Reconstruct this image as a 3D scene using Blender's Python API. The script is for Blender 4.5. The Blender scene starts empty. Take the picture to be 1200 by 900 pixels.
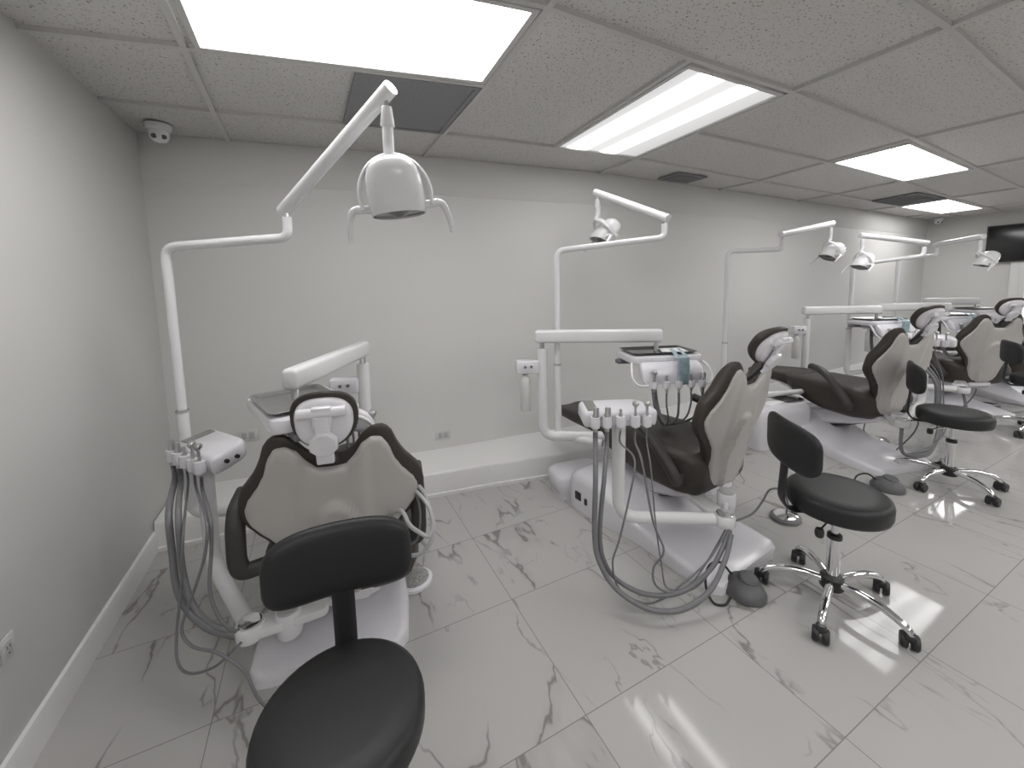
import bpy, bmesh, math, random
from math import pi, sin, cos, radians, sqrt
from mathutils import Vector as V, Matrix, Euler
SC = bpy.context.scene
COL = SC.collection

# ---------------------------------------------------------------- camera
FPX, PPX, PPY = 466.0, 600.0, 380.0
YAW, PITCH, ROLL = radians(26.45), radians(-5.7), radians(-1.2)
CAM_H = 1.46
def cam_axes():
    cy, sy = cos(YAW), sin(YAW); cp, sp = cos(PITCH), sin(PITCH); cr, sr = cos(ROLL), sin(ROLL)
    Rz = Matrix(((cy, -sy, 0), (sy, cy, 0), (0, 0, 1))); M = Matrix(((1, 0, 0), (0, 0, -1), (0, 1, 0)))
    Rx = Matrix(((1, 0, 0), (0, cp, sp), (0, -sp, cp))); Rr = Matrix(((cr, -sr, 0), (sr, cr, 0), (0, 0, 1)))
    return Rr @ Rx @ M @ Rz
R = cam_axes()
cam = bpy.data.cameras.new('camera'); cam.sensor_width = 36; cam.lens = FPX / 1200 * 36
cam.shift_x = 0; cam.shift_y = -(450 - PPY) / 1200; cam.clip_start = .02
co = bpy.data.objects.new('camera', cam); COL.objects.link(co)
m3 = Matrix((R[0], -R[1], -R[2])).transposed()
co.matrix_world = Matrix.Translation((0, 0, CAM_H)) @ m3.to_4x4()
SC.camera = co

# ---------------------------------------------------------------- light and exposure
W = bpy.data.worlds.new('world'); SC.world = W; W.use_nodes = True
W.node_tree.nodes['Background'].inputs[0].default_value = (.96, .97, 1, 1)
W.node_tree.nodes['Background'].inputs[1].default_value = 4.0
SC.view_settings.view_transform = 'Standard'; SC.view_settings.look = 'None'
SC.view_settings.gamma = 1; SC.view_settings.use_curve_mapping = False
SC.view_settings.exposure = 0.40
PANEL_GLOW = 6.5
try:
    SC.cycles.use_denoising = True; SC.cycles.max_bounces = 8; SC.cycles.diffuse_bounces = 5
    SC.cycles.sample_clamp_indirect = 6; SC.cycles.caustics_reflective = False; SC.cycles.caustics_refractive = False
except Exception: pass

# ---------------------------------------------------------------- materials
def mat(name, col, rough=.5, metal=0, bump=0, bscale=60, coat=0, var=0, spec=.5):
    m = bpy.data.materials.new(name); m.use_nodes = True
    n, l = m.node_tree.nodes, m.node_tree.links; b = n['Principled BSDF']
    b.inputs['Base Color'].default_value = (*col, 1); b.inputs['Roughness'].default_value = rough
    b.inputs['Metallic'].default_value = metal; b.inputs['Coat Weight'].default_value = coat
    b.inputs['Specular IOR Level'].default_value = spec
    if bump or var:
        tc = n.new('ShaderNodeTexCoord'); nz = n.new('ShaderNodeTexNoise'); nz.inputs['Scale'].default_value = bscale
        nz.inputs['Detail'].default_value = 3; l.new(tc.outputs['Object'], nz.inputs['Vector'])
        if bump:
            bp = n.new('ShaderNodeBump'); bp.inputs['Strength'].default_value = bump; bp.inputs['Distance'].default_value = .002
            l.new(nz.outputs['Fac'], bp.inputs['Height']); l.new(bp.outputs[0], b.inputs['Normal'])
        if var:
            rp = n.new('ShaderNodeValToRGB')
            rp.color_ramp.elements[0].color = (*[c * (1 - var) for c in col], 1); rp.color_ramp.elements[1].color = (*[min(1, c * (1 + var)) for c in col], 1)
            rp.color_ramp.elements[0].position = .3; rp.color_ramp.elements[1].position = .7
            l.new(nz.outputs['Fac'], rp.inputs[0]); l.new(rp.outputs[0], b.inputs['Base Color'])
    return m
M = {}
M['plastic'] = mat('white_plastic', (.72, .71, .745), .25, coat=.15, var=.01, bscale=8)
M['enamel'] = mat('white_enamel', (.74, .74, .75), .22, coat=.3, var=.01, bscale=8)
M['shell'] = mat('pearl_grey_shell', (.50, .485, .465), .38, .15, var=.02, bscale=12)
M['vinyl'] = mat('taupe_vinyl', (.046, .040, .034), .46, bump=.08, bscale=220, var=.06, spec=.35)
M['black_vinyl'] = mat('black_vinyl', (.021, .021, .022), .46, bump=.08, bscale=260, var=.05, spec=.35)
M['black'] = mat('black_plastic', (.022, .022, .023), .45, var=.05)
M['armrest'] = mat('armrest_rubber', (.042, .039, .036), .5, var=.05)
M['chrome'] = mat('chrome', (.78, .78, .79), .09, 1, var=.01)
M['steel'] = mat('brushed_steel', (.55, .55, .55), .3, 1, var=.05, bscale=30)
M['hose'] = mat('grey_hose', (.17, .17, .18), .45, var=.04, bscale=20)
M['lightgrey'] = mat('light_grey_plastic', (.42, .42, .43), .4, var=.03)
M['display'] = mat('grey_display', (.21, .21, .195), .3, var=.03)
M['lens'] = mat('smoked_lens', (.07, .068, .07), .15, var=.05, bscale=10)
M['pedal'] = mat('grey_pedal', (.115, .115, .12), .55, bump=.1, var=.12, bscale=30)
M['mesh'] = mat('speckled_grey', (.30, .30, .29), .6, var=.35, bscale=120)
M['paper'] = mat('white_paper', (.82, .82, .82), .7, var=.01)
M['pouch'] = mat('blue_grey_pouch', (.30, .40, .45), .45, var=.25, bscale=25)
M['bottle'] = mat('milky_bottle', (.66, .66, .645), .35, var=.02)
M['tray_dark'] = mat('tray_steel', (.32, .32, .32), .22, 1, var=.1, bscale=12)
M['wall'] = mat('wall_paint', (.64, .635, .62), .55, bump=.05, bscale=140, var=.012, spec=.3)
M['trim'] = mat('trim_paint', (.74, .735, .725), .35, var=.01)
M['tv'] = mat('screen_black', (.012, .012, .013), .22, var=.05)
M['vent'] = mat('vent_grey', (.25, .25, .26), .6, bump=.4, bscale=160, var=.2)
M['grid'] = mat('ceiling_grid_paint', (.58, .575, .56), .5, var=.03)
M['plate'] = mat('socket_plate', (.60, .60, .585), .4, var=.01)
M['plate_insert'] = mat('socket_insert', (.46, .46, .45), .45, var=.02)

def node(n, t, **k):
    x = n.new(t)
    for a, b in k.items():
        try: setattr(x, a, b)
        except Exception: pass
    return x
def ceiling_mat():
    m = bpy.data.materials.new('speckled_ceiling_tile'); m.use_nodes = True
    n, l = m.node_tree.nodes, m.node_tree.links; b = n['Principled BSDF']; b.inputs['Roughness'].default_value = .9
    b.inputs['Specular IOR Level'].default_value = .15
    tc = n.new('ShaderNodeTexCoord'); nz = n.new('ShaderNodeTexNoise'); nz.inputs['Scale'].default_value = 110; nz.inputs['Detail'].default_value = 2
    l.new(tc.outputs['Object'], nz.inputs['Vector'])
    r = n.new('ShaderNodeValToRGB'); e = r.color_ramp.elements
    e[0].position = .30; e[0].color = (.20, .195, .18, 1); e[1].position = .40; e[1].color = (.66, .65, .63, 1)
    l.new(nz.outputs['Fac'], r.inputs[0]); l.new(r.outputs[0], b.inputs['Base Color'])
    bp = n.new('ShaderNodeBump'); bp.inputs['Strength'].default_value = .5; bp.inputs['Distance'].default_value = .004
    l.new(nz.outputs['Fac'], bp.inputs['Height']); l.new(bp.outputs[0], b.inputs['Normal'])
    return m
M['ceiling'] = ceiling_mat()
FX = [-1.0, -.40, .17, .74, 1.43, 2.05, 2.68, 3.3, 3.95, 4.6, 5.25, 5.9, 6.6, 7.3, 8.0, 8.7, 9.4]
FY = [-4.6, -4.0, -3.4, -2.8, -2.2, -1.6, -1.05, -.5, .02, .55, .985, 1.55, 2.06, 2.6]
def floor_mat():
    m = bpy.data.materials.new('marble_floor_tile'); m.use_nodes = True
    n, l = m.node_tree.nodes, m.node_tree.links; b = n['Principled BSDF']
    tc = n.new('ShaderNodeTexCoord'); sp = n.new('ShaderNodeSeparateXYZ'); l.new(tc.outputs['Object'], sp.inputs[0])
    def mth(op, a, bb=None, c=None):
        x = n.new('ShaderNodeMath'); x.operation = op
        for i, v in enumerate((a, bb, c)):
            if v is None: continue
            if isinstance(v, (int, float)): x.inputs[i].default_value = v
            else: l.new(v, x.inputs[i])
        return x.outputs[0]
    def mind(o, vals):
        cur = None
        for v in vals:
            d = mth('ABSOLUTE', mth('SUBTRACT', o, v))
            cur = d if cur is None else mth('MINIMUM', cur, d)
        return cur
    grout = mth('LESS_THAN', mth('MINIMUM', mind(sp.outputs[0], FX), mind(sp.outputs[1], FY)), .0016)
    def ix(o, vals):
        cur = None
        for v in vals:
            d = mth('GREATER_THAN', o, v); cur = d if cur is None else mth('ADD', cur, d)
        return cur
    tile = mth('ADD', mth('MULTIPLY', ix(sp.outputs[0], FX), 3.71), mth('MULTIPLY', ix(sp.outputs[1], FY), 7.37))
    rot = n.new('ShaderNodeMapping'); rot.inputs['Rotation'].default_value = (0, 0, radians(-28)); rot.inputs['Scale'].default_value = (2.0, .8, 1)
    l.new(tc.outputs['Object'], rot.inputs['Vector'])
    def ridge(scale, off, w, detail=5.0, rough=.46, dist=.35):
        nz = n.new('ShaderNodeTexNoise'); nz.noise_dimensions = '4D'
        nz.inputs['Scale'].default_value = scale; nz.inputs['Detail'].default_value = detail; nz.inputs['Roughness'].default_value = rough
        nz.inputs['Distortion'].default_value = dist
        l.new(rot.outputs[0], nz.inputs['Vector']); l.new(mth('ADD', tile, off), nz.inputs['W'])
        d = mth('ABSOLUTE', mth('SUBTRACT', nz.outputs['Fac'], .5))
        mr = n.new('ShaderNodeMapRange'); mr.inputs['From Min'].default_value = 0; mr.inputs['From Max'].default_value = w
        mr.inputs['To Min'].default_value = 1; mr.inputs['To Max'].default_value = 0; l.new(d, mr.inputs['Value'])
        return mr.outputs[0]
    def patch(scale, off, lo, hi):
        nz = n.new('ShaderNodeTexNoise'); nz.noise_dimensions = '4D'; nz.inputs['Scale'].default_value = scale; nz.inputs['Detail'].default_value = 1
        l.new(tc.outputs['Object'], nz.inputs['Vector']); l.new(mth('ADD', tile, off), nz.inputs['W'])
        mr = n.new('ShaderNodeMapRange'); mr.inputs['From Min'].default_value = lo; mr.inputs['From Max'].default_value = hi
        l.new(nz.outputs['Fac'], mr.inputs['Value']); return mr.outputs[0]
    v1 = mth('MULTIPLY', ridge(1.15, 0, .0075), patch(2.3, 11, .44, .54))
    v2 = mth('MULTIPLY', ridge(1.9, 5, .008, 5, .5, .4), patch(4.0, 23, .52, .64))
    soft = mth('MULTIPLY', mth('MULTIPLY', ridge(1.15, 0, .035), patch(2.3, 11, .5, .66)), .28)
    vein = mth('MINIMUM', mth('ADD', mth('MAXIMUM', mth('MULTIPLY', v1, 1.0), mth('MULTIPLY', v2, .85)), soft), 1.0)
    mx = n.new('ShaderNodeMix'); mx.data_type = 'RGBA'
    mx.inputs[6].default_value = (.45, .442, .43, 1); mx.inputs[7].default_value = (.235, .225, .215, 1); l.new(vein, mx.inputs[0])
    mg = n.new('ShaderNodeMix'); mg.data_type = 'RGBA'; mg.inputs[7].default_value = (.24, .235, .225, 1)
    l.new(mx.outputs[2], mg.inputs[6]); l.new(grout, mg.inputs[0]); l.new(mg.outputs[2], b.inputs['Base Color'])
    b.inputs['Roughness'].default_value = .05; b.inputs['Specular IOR Level'].default_value = .22
    nb = n.new('ShaderNodeTexNoise'); nb.inputs['Scale'].default_value = 2.2; l.new(tc.outputs['Object'], nb.inputs['Vector'])
    bp = n.new('ShaderNodeBump'); bp.inputs['Strength'].default_value = .05; bp.inputs['Distance'].default_value = .02
    l.new(nb.outputs['Fac'], bp.inputs['Height']); l.new(bp.outputs[0], b.inputs['Normal'])
    return m
M['floor'] = floor_mat()
def glow_mat(name, strength, stripes=False, axis=0, centre=0., width=1.):
    m = bpy.data.materials.new(name); m.use_nodes = True
    n, l = m.node_tree.nodes, m.node_tree.links; n.remove(n['Principled BSDF'])
    e = n.new('ShaderNodeEmission'); e.inputs[0].default_value = (1, .99, .985, 1)
    l.new(e.outputs[0], n['Material Output'].inputs[0])
    tc = n.new('ShaderNodeTexCoord'); sp = n.new('ShaderNodeSeparateXYZ'); l.new(tc.outputs['Object'], sp.inputs[0])
    r = n.new('ShaderNodeValToRGB')                     # the two tubes behind the diffuser
    mr = n.new('ShaderNodeMapRange'); mr.inputs['From Min'].default_value = centre - width / 2; mr.inputs['From Max'].default_value = centre + width / 2
    l.new(sp.outputs[axis], mr.inputs['Value']); l.new(mr.outputs[0], r.inputs[0])
    lo = .075 if stripes else .9
    st = [(0, lo), (.15, lo * 1.2), (.27, 1.6), (.40, .10 if stripes else 1), (.52, .10 if stripes else 1), (.62, 1.6), (.74, lo * 1.2), (1, lo)]
    el = r.color_ramp.elements
    while len(el) < len(st): el.new(.5)
    for q, (p, v) in zip(el, st): q.position = p; q.color = (v, v, v, 1)
    mu = n.new('ShaderNodeMath'); mu.operation = 'MULTIPLY'; mu.inputs[1].default_value = strength
    l.new(r.outputs[0], mu.inputs[0]); l.new(mu.outputs[0], e.inputs[1])
    return m

# ---------------------------------------------------------------- mesh helpers
class MB:
    def __init__(s): s.v = []; s.f = []
    def add(s, vs, fs):
        o = len(s.v); s.v += [tuple(x) for x in vs]; s.f += [tuple(i + o for i in f) for f in fs]; return s
    def xf(s, mt):
        s.v = [tuple(mt @ V(x)) for x in s.v]; return s
    def merge(s, o, mt=None):
        return s.add([mt @ V(x) for x in o.v] if mt else o.v, o.f)
    def rings(s, rings, closed=True, cap=True, loop=False):
        n = len(rings[0]); vs = [p for r in rings for p in r]; fs = []
        nr = len(rings)
        for i in range(nr if loop else nr - 1):
            j = (i + 1) % nr
            for k in range(n if closed else n - 1):
                k2 = (k + 1) % n; fs.append((i * n + k, i * n + k2, j * n + k2, j * n + k))
        if cap and not loop: fs += [tuple(range(n))[::-1], tuple((nr - 1) * n + k for k in range(n))]
        return s.add(vs, fs)
    def box(s, c, d, b=.004, rot=None):
        x, y, z = [q / 2 for q in d]; b = min(b, x * .9, y * .9, z * .9)
        pts = lambda zz, i: rrect(x - i, y - i, max(b - i, .0005), zz, 3)
        rs = [pts(-z, b), pts(-z + b * .3, b * .3), pts(-z + b, 0), pts(z - b, 0), pts(z - b * .3, b * .3), pts(z, b)]
        o = MB().rings(rs); mt = Matrix.Translation(c) @ (rot.to_4x4() if rot else Matrix())
        return s.merge(o, mt)
    def slab(s, outline, z0, z1, b=.006):
        """rounded plate from a 2D outline (list of (x, y)), edges rolled by b"""
        n = len(outline); cx = sum(p[0] for p in outline) / n; cy = sum(p[1] for p in outline) / n
        def ins(d):
            out = []
            for i in range(n):
                a, c, e = V(outline[i - 1]), V(outline[i]), V(outline[(i + 1) % n])
                t = (e - a).normalized(); nn = V((-t.y, t.x)); out.append(c + nn * d)
            return out
        rs = []
        for zz, d in ((z0, b), (z0 + b * .3, b * .3), (z0 + b, 0), (z1 - b, 0), (z1 - b * .3, b * .3), (z1, b)):
            rs.append([(p.x, p.y, zz) for p in ins(d)])
        return s.rings(rs)
    def tube(s, pts, r, seg=10, smooth=0, flat=None, cap=True):
        pts = [V(p) for p in pts]
        rr = list(r) if isinstance(r, (list, tuple)) else [r] * len(pts)
        if smooth:
            q = []; q2 = []; n = len(pts)
            for i in range(n - 1):
                p0, p1, p2, p3 = pts[max(i - 1, 0)], pts[i], pts[i + 1], pts[min(i + 2, n - 1)]
                for k in range(smooth):
                    t = k / smooth
                    q.append(.5 * ((2 * p1) + (p2 - p0) * t + (2 * p0 - 5 * p1 + 4 * p2 - p3) * t * t + (3 * p1 - p0 - 3 * p2 + p3) * t ** 3))
                    q2.append(rr[i] * (1 - t) + rr[i + 1] * t)
            pts = q + [pts[-1]]; rr = q2 + [rr[-1]]
        t0 = (pts[1] - pts[0]).normalized(); up = V((0, 0, 1)) if abs(t0.z) < .9 else V((0, 1, 0))
        u = t0.cross(up).normalized(); rs = []
        for i, p in enumerate(pts):
            t = (pts[min(i + 1, len(pts) - 1)] - pts[max(i - 1, 0)]).normalized()
            u = (u - t * u.dot(t)).normalized(); w = t.cross(u)
            a, b = (rr[i], rr[i]) if not flat else (flat[0], flat[1])
            rs.append([p + u * (a * cos(2 * pi * k / seg)) + w * (b * sin(2 * pi * k / seg)) for k in range(seg)])
        return s.rings(rs, cap=cap)
    def lathe(s, prof, seg=24, mt=None, sx=1, sy=1):
        o = MB(); o.rings([[(r * sx * cos(2 * pi * k / seg), r * sy * sin(2 * pi * k / seg), z) for k in range(seg)] for r, z in prof])
        return s.merge(o, mt)
    def build(s, name, m, parent=None, angle=40, sub=0):
        me = bpy.data.meshes.new(name); me.from_pydata(s.v, [], s.f); me.validate()
        bm = bmesh.new(); bm.from_mesh(me); bmesh.ops.recalc_face_normals(bm, faces=bm.faces); bm.to_mesh(me); bm.free()
        for p in me.polygons: p.use_smooth = True
        me.set_sharp_from_angle(angle=radians(angle)); me.materials.append(M[m] if isinstance(m, str) else m)
        o = bpy.data.objects.new(name, me); COL.objects.link(o)
        if parent: o.parent = parent
        if sub:
            md = o.modifiers.new('smooth', 'SUBSURF'); md.levels = sub; md.render_levels = sub
        return o
def rrect(x, y, r, z, n=4):
    r = min(r, x, y); out = []
    for cx, cy, a0 in ((x - r, y - r, 0), (-x + r, y - r, 90), (-x + r, -y + r, 180), (x - r, -y + r, 270)):
        for k in range(n + 1):
            a = radians(a0 + 90 * k / n); out.append((cx + r * cos(a), cy + r * sin(a), z))
    return out
def outl(x, y, r, n=5): return [(p[0], p[1]) for p in rrect(x, y, r, 0, n)]
def bend(pts, r, n=5):
    """polyline with each corner rounded by radius r"""
    pts = [V(p) for p in pts]; out = [pts[0]]
    for i in range(1, len(pts) - 1):
        a = (pts[i - 1] - pts[i]); c = (pts[i + 1] - pts[i]); d = min(r, a.length * .45, c.length * .45)
        p0 = pts[i] + a.normalized() * d; p1 = pts[i] + c.normalized() * d
        for k in range(n + 1):
            t = k / n; out.append(p0 * (1 - t) ** 2 + pts[i] * 2 * t * (1 - t) + p1 * t * t)
    return out + [pts[-1]]
def tag(o, label=None, cat=None, group=None, kind=None):
    if label: o['label'] = label
    if cat: o['category'] = cat
    if group: o['group'] = group
    if kind: o['kind'] = kind
    return o
def empty(name, loc, rz=0, label=None, cat=None, group=None):
    o = bpy.data.objects.new(name, None); COL.objects.link(o); o.empty_display_size = .1
    o.location = loc; o.rotation_euler = (0, 0, rz); return tag(o, label, cat, group)
def children(o): return [c for c in COL.objects if c.parent == o]
def copy_tree(o, parent=None):
    kids = [c for c in COL.objects if c.parent == o]
    c = o.copy(); COL.objects.link(c)
    if parent: c.parent = parent
    for k in kids: copy_tree(k, c)
    return c
def struct(o): o['kind'] = 'structure'; return o
def RZ(a): return Matrix.Rotation(a, 4, 'Z')
def T(*p): return Matrix.Translation(p)

# ---------------------------------------------------------------- room shell
ZC, XL, XR, YF = 2.41, -.885, 9.6, -5.0
BW = [(-.90, 3.235), (-.4, 3.17), (.12, 3.10), (.77, 3.0), (1.5, 2.945), (2.3, 2.86), (3.95, 2.885), (5.6, 2.915), (7.2, 2.95), (9.6, 3.06)]
def ywall(x):
    for (a, ya), (b, yb) in zip(BW, BW[1:]):
        if a <= x <= b: return ya + (yb - ya) * (x - a) / (b - a)
    return BW[0][1] if x < BW[0][0] else BW[-1][1]
struct(MB().box((4.35, -.9, -.05), (10.9, 8.6, .1), .001).build('floor', 'floor'))
struct(MB().box((4.35, -.9, ZC + .06), (10.9, 8.6, .1), .001).build('ceiling', 'ceiling'))
o = MB().rings([[(x, y, -.02), (x, y, ZC + .02), (x, y + .12, ZC + .02), (x, y + .12, -.02)] for x, y in BW])
struct(o.build('wall_back', 'wall', angle=60))
struct(MB().box((XL - .06, -.9, 1.2), (.12, 8.6, 2.5), .001).build('wall_left', 'wall'))
struct(MB().box((4.35, YF - .06, 1.2), (10.9, .12, 2.5), .001).build('wall_front', 'wall'))
# end wall with its window opening
WY0, WY1, WZ0, WZ1 = .1, 1.98, .75, 1.78
o = MB()
o.box((XR + .06, (WY1 + 3.4) / 2, 1.2), (.12, 3.4 - WY1, 2.5), .001)
o.box((XR + .06, (YF - .1 + WY0) / 2, 1.2), (.12, WY0 - YF + .1, 2.5), .001)
o.box((XR + .06, (WY0 + WY1) / 2, WZ0 / 2), (.12, WY1 - WY0, WZ0), .001)
o.box((XR + .06, (WY0 + WY1) / 2, (WZ1 + 2.45) / 2), (.12, WY1 - WY0, 2.45 - WZ1), .001)
struct(o.build('wall_right', 'wall'))
win = empty('window_1', (XR, (WY0 + WY1) / 2, (WZ0 + WZ1) / 2)); struct(win)
hw, hh = (WY1 - WY0) / 2, (WZ1 - WZ0) / 2
o = MB()
for yy in (-hw + .03, 0, hw - .03): o.box((.0, yy, 0), (.1, .06, 2 * hh), .006)
for zz in (-hh + .03, hh - .03): o.box((.0, 0, zz), (.098, 2 * hw - .02, .06), .006)
o.box((-.02, hw + .05, -.05), (.03, .1, 2 * hh + .2), .006); o.box((-.02, -hw - .05, -.05), (.03, .1, 2 * hh + .2), .006)
o.box((-.025, 0, -hh - .03), (.08, 2 * hw + .25, .04), .006)
o.build('window_frame', 'trim', win)
gl = bpy.data.materials.new('window_glass'); gl.use_nodes = True
b = gl.node_tree.nodes['Principled BSDF']; b.inputs['Transmission Weight'].default_value = 1; b.inputs['Roughness'].default_value = 0; b.inputs['IOR'].default_value = 1.01
MB().box((.0, 0, 0), (.006, 2 * hw - .04, 2 * hh - .04), .001).build('pane', gl, win)
# baseboards
o = MB().rings([[(XL, y, 0), (XL + .014, y, 0), (XL + .014, y, .10), (XL + .010, y, .115), (XL, y, .12)] for y in (YF, 3.3)])
struct(o.build('baseboard_left', 'trim'))
# plumbing ledge along the back wall
LX = [(-.88, 2.80), (-.2, 2.74), (.55, 2.63), (1.05, 2.56), (1.52, 2.47), (2.2, 2.36), (2.9, 2.36), (9.6, 2.40)]
o = MB().rings([[(x, y, 0), (x, y, .155), (x, y + .006, .168), (x, y + .02, .172), (x, ywall(x) + .03, .172), (x, ywall(x) + .03, 0)] for x, y in LX])
struct(o.build('trim_1', 'trim', angle=50))
o = MB().rings([[(x, y, 0), (x, y - .012, 0), (x, y - .012, .022), (x, y, .026)] for x, y in LX])
struct(o.build('baseboard_back', 'trim'))
# raised strip added high on the back wall to imitate the light cutoff
o = MB().rings([[(x, y, 2.14), (x, y - .006, 2.146), (x, y - .006, ZC), (x, y, ZC)] for x, y in BW])
struct(o.build('light_cutoff_strip', 'wall', angle=60))

# ceiling grid: tee bars
def bars(name, lines):
    o = MB()
    for pts, w in lines:
        for si, (a, c) in enumerate(zip(pts, pts[1:])):
            zb = ZC - .0085 + .0006 * (si % 2) + .0003 * (name == 'trim_4') + .00005 * (int(pts[0][0] * 100 + pts[0][1] * 37) % 5)
            a, c = V((*a, 0)), V((*c, 0)); t = (c - a).normalized(); nn = V((-t.y, t.x, 0)) * (w / 2); a -= t * w * .3; c += t * w * .3
            q = [a - nn, a + nn, c + nn, c - nn]
            o.rings([[(p.x, p.y, zb) for p in q], [(p.x, p.y, ZC + .012) for p in q]])
    return struct(o.build(name, 'grid', angle=20))
L1 = [(-.36, YF), (-.38, 1.75), (-.39, 2.04), (-.413, 2.69), (-.42, 3.2)]
L2 = [(.775, YF), (.786, 1.26), (.805, 1.84), (.80, 2.51), (.795, 3.05)]
L25 = [(1.515, 1.27), (1.573, 2.43)]
L3 = [(2.22, YF), (2.248, .705), (2.25, 1.26), (2.30, 2.42), (2.316, 2.9)]
L4 = [(3.80, YF), (3.835, .84), (3.80, 1.31), (3.86, 1.87), (3.94, 2.47), (3.91, 2.95)]
L5 = [(5.35, YF), (5.36, 1.43), (5.34, 1.92), (5.44, 2.52), (5.42, 2.98)]
L6 = [(7.05, YF), (7.1, 2.07), (7.2, 2.6), (7.2, 3.02)]
L7 = [(8.65, YF), (8.65, 2.15), (8.66, 2.64), (8.66, 3.05)]
bars('trim_3', [(p, .024) for p in (L1, L2, L25, L3, L4, L5, L6, L7)])
bars('trim_4', [(p, .022) for p in (
    [(XL, 2.145), (-.40, 2.043), (.172, 1.95), (.805, 1.84)], [(XL, 2.75), (-.413, 2.692), (.211, 2.594), (.80, 2.512), (1.573, 2.44), (2.30, 2.41), (3.94, 2.49), (5.44, 2.52), (7.2, 2.6), (8.66, 2.64), (9.6, 2.66)],
    [(XL, 1.42), (-.36, 1.42), (.775, 1.25), (1.51, 1.265), (2.244, 1.262), (3.80, 1.31), (5.36, 1.42), (7.0, 1.52), (9.6, 1.6)],
    [(2.28, 1.86), (3.86, 1.865), (5.34, 1.92), (7.1, 2.07), (8.65, 2.15), (9.6, 2.2)],
    [(XL, .72), (.78, .70), (1.898, .70), (2.248, .70), (3.474, .765), (5.35, .80), (9.6, .9)],
    [(XL, .1), (2.24, .1), (5.35, .15), (9.6, .2)], [(XL, -.5), (9.6, -.5)], [(XL, -1.1), (9.6, -1.1)], [(XL, -1.7), (9.6, -1.7)], [(XL, -2.3), (9.6, -2.3)], [(XL, -2.9), (9.6, -2.9)], [(XL, -3.5), (9.6, -3.5)], [(XL, -4.1), (9.6, -4.1)])])

# ---------------------------------------------------------------- ceiling lights and vents
def ceiling_light(q, label, axis, stripes=False):
    c = [sum(p[i] for p in q) / 4 for i in (0, 1)]
    t = empty('ceiling_light', (c[0], c[1], ZC), 0, label, 'ceiling light', 'lit ceiling panels over the chairs')
    loc = [(p[0] - c[0], p[1] - c[1]) for p in q]
    ins = lambda k: [(x - math.copysign(k, x), y - math.copysign(k, y)) for x, y in loc]
    o = MB(); a, b_ = ins(0), ins(.022)
    o.rings([[(*p, .004) for p in a], [(*p, -.012) for p in a], [(*p, -.012) for p in b_], [(*p, .004) for p in b_]], cap=False, loop=True)
    o.build('frame', 'grid', t, 20)
    wd = (max(p[axis] for p in loc) - min(p[axis] for p in loc))
    m = glow_mat('lit_diffuser', PANEL_GLOW, stripes, axis, 0, wd)
    d = ins(.02); o = MB().rings([[(*p, -.004) for p in d], [(*p, .003) for p in d]]); o.build('diffuser', m, t, 20)
    return t
ceiling_light([(-.338, 1.42), (.765, 1.265), (.785, 1.815), (-.352, 2.02)], 'large lit ceiling panel nearest the camera, cut by the top edge', 1)
ceiling_light([(1.535, 1.294), (2.225, 1.287), (2.268, 2.38), (1.566, 2.425)], 'lit ceiling panel with two bright tubes, lengthwise between two tee bars', 0, True)
ceiling_light([(3.865, 1.345), (5.34, 1.43), (5.325, 1.905), (3.885, 1.852)], 'lit white ceiling panel third along the row, right of the tube panel', 1)
ceiling_light([(7.13, 2.085), (8.63, 2.16), (8.64, 2.63), (7.215, 2.6)], 'smallest, farthest lit ceiling panel near the end wall', 1)
# unseen rows over the aisle behind the camera, added to even out the light
for i, x in enumerate((.2, 2.35, 4.55, 6.7, 8.6)):
    for y, row in ((-.80, 'first'), (-2.6, 'second')):
        t = ceiling_light([(x - .6, y - .28), (x + .6, y - .28), (x + .6, y + .28), (x - .6, y + .28)], '%s added lit ceiling panel from the left wall in the %s row behind the viewer' % (('first', 'second', 'third', 'fourth', 'fifth')[i], row), 1); t['group'] = 'added ceiling panels over the aisle'
def vent(q, label, slats):
    c = [sum(p[i] for p in q) / 4 for i in (0, 1)]; t = empty('air_vent', (c[0], c[1], ZC), 0, label, 'air vent', 'ceiling air vents')
    loc = [(p[0] - c[0], p[1] - c[1]) for p in q]; ins = lambda k: [(x - math.copysign(k, x), y - math.copysign(k, y)) for x, y in loc]
    d = ins(.02); MB().rings([[(*p, -.006) for p in d], [(*p, .004) for p in d]]).build('grille', 'vent', t, 20)
    a, b_ = ins(.004), ins(.028); MB().rings([[(*p, .004) for p in a], [(*p, -.010) for p in a], [(*p, -.010) for p in b_], [(*p, .004) for p in b_]], cap=False, loop=True).build('frame', 'vent', t, 20)
    if slats:
        o = MB(); x0, x1 = loc[0][0] + .03, loc[1][0] - .03; y0, y1 = loc[0][1], loc[2][1]
        for k in range(slats):
            y = y0 + .04 + (y1 - y0 - .08) * k / (slats - 1); o.box((0, y, -.012), (x1 - x0, .006, .012), .001)
        o.build('slats', 'vent', t)
vent([(.225, 1.945), (.79, 1.855), (.785, 2.50), (.215, 2.575)], 'large dark grey square return vent beside the nearest light panel', 0)
vent([(2.93, 2.56), (3.32, 2.56), (3.32, 2.80), (2.93, 2.80)], 'small dark louvred vent in the ceiling above the second chair', 9)
vent([(6.25, 2.09), (7.05, 2.09), (7.15, 2.57), (6.35, 2.56)], 'grey vent beside the farthest light panel', 12)

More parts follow.
